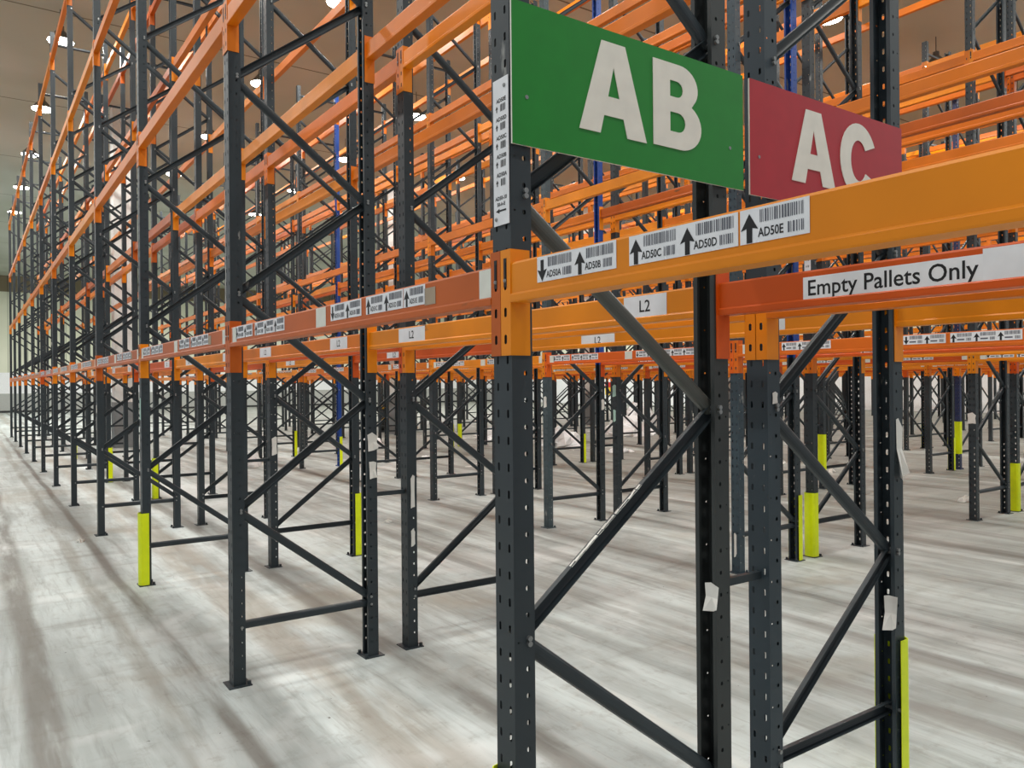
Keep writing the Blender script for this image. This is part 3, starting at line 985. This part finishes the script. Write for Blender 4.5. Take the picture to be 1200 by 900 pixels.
def sign(name, label, x0, x1, z0, z1, y, mat, letters, lab):
    t = thing(name, label, 'sign', ((x0 + x1) / 2, y, z0), 0, 'hanging aisle signs')
    w, h = x1 - x0, z1 - z0
    mb = MB()
    mb.box(-w / 2, w / 2, 0, 0.006, 0, h, 1)
    mb.quad((-w / 2, -0.0004, 0), (w / 2, -0.0004, 0), (w / 2, -0.0004, h), (-w / 2, -0.0004, h), 0)
    ob('sign_board', mb.mesh('sign_board', [mat, M_LETTER]), t)
    for ch, lx, lz, lw, lh in letters:
        loops, gw = glyph(ch)
        V, F = flat_shape(loops, 0.002)
        m2 = MB()
        m2.v = [(p[0] / gw * lw, -p[2], p[1] * lh) for p in V]; m2.f = F; m2.m = [0] * len(F)
        o = ob('sign_letter', m2.mesh('sign_letter', M_LETTER), t, (lx - (x0 + x1) / 2, -0.0022, lz - z0))
        o['label'] = f'bold off-white letter {ch}'
    for bx in (-w / 2 + 0.05, w / 2 - 0.07):             # clips that hold the board against the posts
        c = MB()
        c.box(bx - 0.015, bx + 0.015, 0.006, 0.0105, h * 0.3, h * 0.38)
        c.cyl((bx, 0.004, h * 0.34), (0, -1, 0), 0.007, 0.006, 0.006, 8)
        ob('sign_clip', c.mesh('sign_clip', M_GALV), t)
    return t


SY = Y0 - PW - 0.0125
sign('aisle_sign', 'green hanging sign with white letters AB on the rack end', 1.232, 2.208, 2.380, 2.778, SY, M_GREEN,
     [('A', 1.470, 2.464, 0.272, 0.278), ('B', 1.772, 2.468, 0.226, 0.272)], 'AB')
sign('aisle_sign', 'red hanging sign with white letters AC partly behind the orange crossbeam', 2.244, 3.236, 2.372, 2.778, SY, M_RED,
     [('A', 2.478, 2.455, 0.272, 0.276), ('C', 2.785, 2.450, 0.25, 0.284)], 'AC')

# location plaque on the sign-bearing post
pl = thing('location_plaque', 'tall white plaque of small location codes screwed to the upright beside the green sign', 'sign', (FRONT - PD - 0.0045, Y0 - 0.006, 2.163))
pm = MB()
pm.box(0, 0.0025, -0.037, 0.037, 0, 0.41, 0)
ink = lambda a, b: (-0.0006, -a, b)
for k, ch in enumerate('EDCBA'):
    zz = 0.335 - k * 0.052
    add_text(pm, ink, 'AD50' + ch, 0.004, zz + 0.013, 0.016, 1, 0.0004)
    arrow(pm, ink, -0.018, zz - 0.008, 0.018, 1, True)
    barcode(pm, ink, 0.0, zz - 0.018, 0.026, 0.020, 1, 80 + k)
add_text(pm, ink, 'AD50-10', 0.0, 0.075, 0.015, 1, 0.0004)
add_text(pm, ink, '50-A-E', 0.0, 0.058, 0.014, 1, 0.0004)
pm.poly([ink(-0.026, 0.040), ink(-0.008, 0.047), ink(-0.008, 0.0425), ink(0.024, 0.0425), ink(0.024, 0.0375), ink(-0.008, 0.0375), ink(-0.008, 0.033)], 1)
ob('plaque_board', pm.mesh('plaque_board', [M_WHITE, M_BLACK]), pl)
for a, b in ((-0.02, 0.385), (0.024, 0.018)):
    sc = MB(); sc.cyl((-0.001, a, b), (-1, 0, 0), 0.006, 0.004, 0.003, 8)
    ob('screw_head', sc.mesh('screw_head', M_GALV), pl)

for ln, n, z, lab in ((6, 1, 2.70, 'white upright location strip on fourth rack row, first frame beyond the signs'),):
    lp = MB(); lp.box(0, 0.002, -0.035, 0.035, 0, 0.4, 0)
    for k in range(5):
        arrow(lp, ink, -0.012, 0.33 - k * 0.062, 0.02, 1); barcode(lp, ink, 0.0, 0.32 - k * 0.062, 0.024, 0.022, 1, k)
    thing('location_plaque', lab, 'sign', (line_x(ln) - PD - 0.0045, frame_y(n), z), 0, None, lp.mesh('location_plaque', [M_WHITE, M_BLACK]))

# ---------------------------------------------------------------- room shell
mb = MB(); mb.quad((XNEAR, YNEAR, 0), (XFAR, YNEAR, 0), (XFAR, YFAR, 0), (XNEAR, YFAR, 0))
structure('floor', mb.mesh('floor', M_FLOOR), 'worn pale concrete floor with dark tyre tracks')
mb = MB(); mb.quad((XNEAR, YNEAR, CEIL), (XNEAR, YFAR, CEIL), (XFAR, YFAR, CEIL), (XFAR, YNEAR, CEIL))
structure('ceiling', mb.mesh('ceiling', M_CEIL), 'beige insulated panel ceiling')


def wall(name, box, label, low=None):
    mb = MB()
    x0, x1, y0, y1 = box
    mb.box(x0, x1, y0, y1, 2.85, 8.6, 0)
    mb.box(x0, x1, y0, y1, 8.6, CEIL, 1)
    mb.box(x0, x1, y0, y1, 1.35, 2.85, 2)
    mb.box(x0, x1, y0, y1, 0, 1.35, 3)
    structure(name, mb.mesh(name, [M_WALL, M_WALLTOP, M_WHITEBAND, low or M_GREYBAND]), label)


wall('wall_back', (XNEAR, XFAR, YFAR, YFAR + 0.2), 'pale panelled far wall with a white band and grey kick panel')
wall('wall_right', (XFAR, XFAR + 0.2, YNEAR, YFAR), 'pale panelled side wall beyond the racks', M_WHITEBAND)
mb = MB(); mb.box(XNEAR, XFAR, YFAR - 0.06, YFAR, 0, 0.14)
structure('baseboard_back', mb.mesh('baseboard_back', M_DARK), 'dark kerb along the far wall')

PILLARS = [(3.72, 24.9, 'beyond second rack row'), (12.56, 24.9, 'beyond sixth rack row'), (21.4, 24.9, 'beyond tenth rack row'), (30.2, 24.9, 'beyond fourteenth rack row')]
for k, (x, y, where) in enumerate(PILLARS):
    mb = MB()
    mb.box(-0.28, 0.28, -0.28, 0.28, 1.3, CEIL, 0)
    mb.box(-0.30, 0.30, -0.30, 0.30, 0, 1.3, 1)
    o = structure('column', mb.mesh('column', [M_CONC, M_CONCGREY]), f'white clad building column with grey base, {where}')
    o.location = (x, y, 0)

# ---------------------------------------------------------------- lamps
def lamp_meshes():
    hs = MB()
    hs.cyl((0, 0, 0.02), (0, 0, 1), 0.26, 0.10, 0.20, 20)
    hs.cyl((0, 0, 0.22), (0, 0, 1), 0.07, 0.07, 0.12, 12)
    ln = MB(); ln.cyl((0, 0, 0), (0, 0, 1), 0.24, 0.25, 0.02, 20)
    rd = MB(); rd.cyl((0, 0, 0.34), (0, 0, 1), 0.012, 0.012, CEIL - 9.05 - 0.34, 6)
    return hs.mesh('lamp_housing', M_HOUSING), ln.mesh('lamp_lens', M_LAMP), rd.mesh('hanging_rod', M_HOUSING)


ME_H, ME_L, ME_R = lamp_meshes()
LXS = [1.68 + 4.24 * k for k in range(-1, 10)]
LYS = [4.38 + 4.88 * j for j in range(-1, 12)]  # furthest rows are bare lights added to brighten the far wall
HIDDEN_LAMPS = {(3, 3), (4, 3), (4, 4), (4, 6), (5, 3), (5, 4), (5, 5), (6, 3), (6, 4)}
for i, lx in enumerate(LXS):
    for j, ly in enumerate(LYS):
        if lx > XFAR - 1: continue
        p = project(lx, ly, 9.05)
        seen = p and -10 < p[0] < 1210 and -10 < p[1] < 910
        if seen and p[2] < 34 and (i, j) not in HIDDEN_LAMPS and i < 7:
            t = thing('high_bay_lamp', f'bright round ceiling lamp, {WORD[i]} lamp line from the open aisle, {WORD[j]} beyond the signs', 'lamp', (lx, ly, 9.05), 0, 'round ceiling lamps')
            ob('lamp_housing', ME_H, t); ob('lamp_lens', ME_L, t); ob('hanging_rod', ME_R, t)
        li = D.lights.new('bay_light', 'AREA'); li.shape = 'DISK'; li.size = 0.5
        li.energy = 124; li.color = (1.0, 0.99, 0.94)
        lo = D.objects.new('bay_light', li); C.objects.link(lo); lo.location = (lx, ly, 9.02)

# ---------------------------------------------------------------- loose things on the floor
def crumple(name, label, cat, x, y, w, d, h, mat, seed, group=None, rough=0.35):
    rnd = random.Random(seed)
    nu, nv = 18, 8
    mb = MB()
    ph = [rnd.uniform(0, 6.28) for _ in range(8)]
    def pt(u, v):
        a = 2 * math.pi * u / nu; e = (math.pi / 2) * v / nv
        k = 1 + rough * (0.5 * math.sin(3 * a + ph[0] + 2 * e) + 0.35 * math.sin(7 * a + ph[1] - 3 * e) + 0.25 * math.sin(11 * a + ph[2] + 5 * e))
        kz = 1 + rough * (0.6 * math.sin(4 * a + ph[3] + 6 * e) + 0.4 * math.sin(9 * e + ph[4]))
        return (w / 2 * k * math.cos(a) * math.cos(e), d / 2 * k * math.sin(a) * math.cos(e), 0.002 + max(0.0, h * kz * math.sin(e)))
    for u in range(nu):
        for v in range(nv):
            mb.quad(pt(u, v), pt(u + 1, v), pt(u + 1, v + 1), pt(u, v + 1))
    return thing(name, label, cat, (x, y, 0), rnd.uniform(0, 3), group, mb.mesh(name, mat))


FILM = 'loose plastic wrapping on the floor'
crumple('plastic_wrap', 'small white bundle of plastic film on open floor between first and second frames', 'plastic wrap', 4.95, 17.0, 0.75, 0.5, 0.26, M_FOIL, 3, FILM)
for k, (x, y, w, d, h, lab) in enumerate([
        (13.5, 17.0, 1.2, 1.1, 0.42, 'crumpled white film heap behind sixth rack row'),
        (17.9, 19.0, 1.9, 1.3, 0.5, 'large white film heap in the aisle past the eighth rack row'),
        (13.3, 14.4, 0.6, 0.4, 0.1, 'flat scrap of white film in the aisle past the sixth rack row'),
        (22.2, 22.8, 1.7, 1.4, 0.8, 'tall pale film heap deep among the far racks'),
        (9.1, 19.9, 0.9, 0.6, 0.28, 'white film bundle in the aisle past the fourth rack row'),
        (8.7, 16.0, 0.35, 0.25, 0.07, 'tiny white scrap in the aisle past the fourth rack row'),
        (13.2, 19.9, 1.1, 0.9, 0.35, 'rumpled white film behind the sixth rack row, further along')]):
    crumple('plastic_wrap', lab, 'plastic wrap', x, y, w, d, h, M_FOIL, 20 + k, FILM)

SCRAPS = [(11.55, 5.35, 0.24, 'white folded paper scrap beside the fifth rack row'), (1.02, 9.9, 0.12, 'small dark-edged paper scrap on the open aisle floor'),
          (13.3, 8.6, 0.2, 'paper scrap in the aisle past the sixth rack row'),
          (14.0, 10.2, 0.2, 'white paper scrap near the seventh rack row'),
          (4.3, 8.9, 0.1, 'tiny paper scrap in the aisle past the second rack row')]
for k, (x, y, s, lab) in enumerate(SCRAPS):
    crumple('paper_scrap', lab, 'paper scrap', x, y, s, s * 0.6, s * 0.28, M_PAPER, 60 + k, 'paper scraps on the floor', 0.5)

# reach truck parked in a far aisle
rt = thing('reach_truck', 'dark reach truck with yellow bands parked in a far aisle', 'forklift', (13.15, 26.2, 0), math.radians(-35))
mb = MB()
prof = [(-0.75, 0.16), (0.75, 0.16), (0.75, 1.05), (0.45, 1.12), (0.30, 0.72), (-0.35, 0.70), (-0.42, 1.18), (-0.75, 1.10)]
mb.prism(prof, lambda p, t: (t, p[0], p[1]), -0.58, 0.58)
ob('truck_body', mb.mesh('truck_body', M_DARK), rt)
for z in (0.42, 0.86):
    b2 = MB(); b2.box(-0.585, 0.585, -0.757, -0.751, z, z + 0.13)
    ob('warning_band', b2.mesh('warning_band', M_GOLD), rt)
for sx in (-0.5, 0.5):
    ms = MB(); ms.box(sx - 0.05, sx + 0.05, 0.85, 0.99, 0.05, 2.5)
    ob('mast_rail', ms.mesh('mast_rail', M_DARK), rt)
    for yy in (-0.68, 0.6):
        gp = MB(); gp.box(sx - 0.03, sx + 0.03, yy - 0.03, yy + 0.03, 1.0, 2.1)
        ob('guard_post', gp.mesh('guard_post', M_DARK), rt)
    for yy, rr in ((-0.45, 0.17), (0.7, 0.14)):
        wh = MB(); wh.cyl((sx * 1.05 - 0.06, yy, rr), (1, 0, 0), rr, rr, 0.12, 18)
        ob('wheel', wh.mesh('wheel', M_RUBBER), rt)
    fk = MB(); fk.box(sx * 0.55 - 0.05, sx * 0.55 + 0.05, 0.99, 2.0, 0.06, 0.10); fk.box(sx * 0.55 - 0.05, sx * 0.55 + 0.05, 0.99, 1.04, 0.10, 0.6)
    ob('fork_blade', fk.mesh('fork_blade', M_GALV), rt)
gr = MB()
for k in range(6):
    gr.box(-0.53, 0.53, -0.71 + k * 0.262, -0.66 + k * 0.262, 2.10, 2.14)
for sx in (-0.53, 0.48):
    gr.box(sx, sx + 0.05, -0.71, 0.65, 2.10, 2.14)
ob('overhead_guard', gr.mesh('overhead_guard', M_DARK), rt)

# red and yellow notice on the far side wall
nb = MB()
nb.box(0, 0.01, -0.45, 0.45, 0.62, 1.05, 0); nb.box(0, 0.01, -0.45, 0.45, 0.0, 0.62, 1)
nb.poly([(-0.002, -a, b) for a, b in ((-0.25, 0.1), (0.25, 0.1), (0.0, 0.52))], 2)
thing('warning_sign', 'small red and yellow warning notice on the pale wall far beyond the racks', 'sign', (XFAR - 0.012, 48.35, 0.75), 0, None,
      nb.mesh('warning_sign', [M_SIGNRED, M_SIGNYEL, M_BLACK]))

# shreds of film and paper too many to count, strewn in the far aisles
lb = MB()
KEEP_OFF = [(13.5, 17.0), (17.9, 19.0), (13.3, 14.4), (22.2, 22.8), (9.1, 19.9), (8.7, 16.0), (13.2, 19.9), (12.56, 24.9), (21.4, 24.9), (13.15, 26.2), (12.9, 24.6), (14.0, 10.2), (13.3, 8.6)]
rnd = random.Random(11)
for x0, x1, y0, y1, nn in ((12.4, 14.3, 11, 25, 110), (16.8, 18.7, 12, 27, 110), (8.0, 9.8, 11, 24, 40), (21.2, 23.2, 16, 28, 70)):
    for k in range(nn):
        cx, cy, r = rnd.uniform(x0, x1), rnd.uniform(y0, y1), rnd.uniform(0.03, 0.12)
        if any(math.hypot(cx - hx, cy - hy) < 1.25 for hx, hy in KEEP_OFF):
            continue
        a0 = rnd.uniform(0, 6.28)
        pts = [(cx + r * rnd.uniform(0.5, 1.1) * math.cos(a0 + q * 1.26), cy + r * rnd.uniform(0.4, 1) * math.sin(a0 + q * 1.26), 0.004 + 0.003 * (q % 2)) for q in range(5)]
        lb.poly(pts)
o = ob('floor_litter', lb.mesh('floor_litter', M_PAPER))
o['kind'] = 'stuff'; o['category'] = 'litter'; o['label'] = 'white shreds of film and paper strewn over the far aisles'

# ---------------------------------------------------------------- world and camera
w = D.worlds.new('hall_ambience'); bpy.context.scene.world = w
w.use_nodes = True
bg = w.node_tree.nodes['Background']
bg.inputs['Color'].default_value = (0.93, 0.97, 1.0, 1); bg.inputs['Strength'].default_value = 0.42

cam = D.cameras.new('camera'); co = D.objects.new('camera', cam); C.objects.link(co)
cam.sensor_fit = 'HORIZONTAL'; cam.sensor_width = 36.0; cam.lens = 36.0 * FPX / 1200
cam.clip_start = 0.05; cam.clip_end = 300
fwd = Vector((math.sin(YAW), math.cos(YAW), 0)); rgt = Vector((math.cos(YAW), -math.sin(YAW), 0)); up = Vector((0, 0, 1))
R2 = rgt * math.cos(ROLL) + up * math.sin(ROLL); U2 = -rgt * math.sin(ROLL) + up * math.cos(ROLL)
co.matrix_world = Matrix(((R2.x, U2.x, -fwd.x, 0), (R2.y, U2.y, -fwd.y, 0), (R2.z, U2.z, -fwd.z, EYE), (0, 0, 0, 1)))
sc = bpy.context.scene
sc.camera = co
sc.view_settings.view_transform = 'Standard'
sc.view_settings.look = 'None'
sc.view_settings.exposure = 0.0
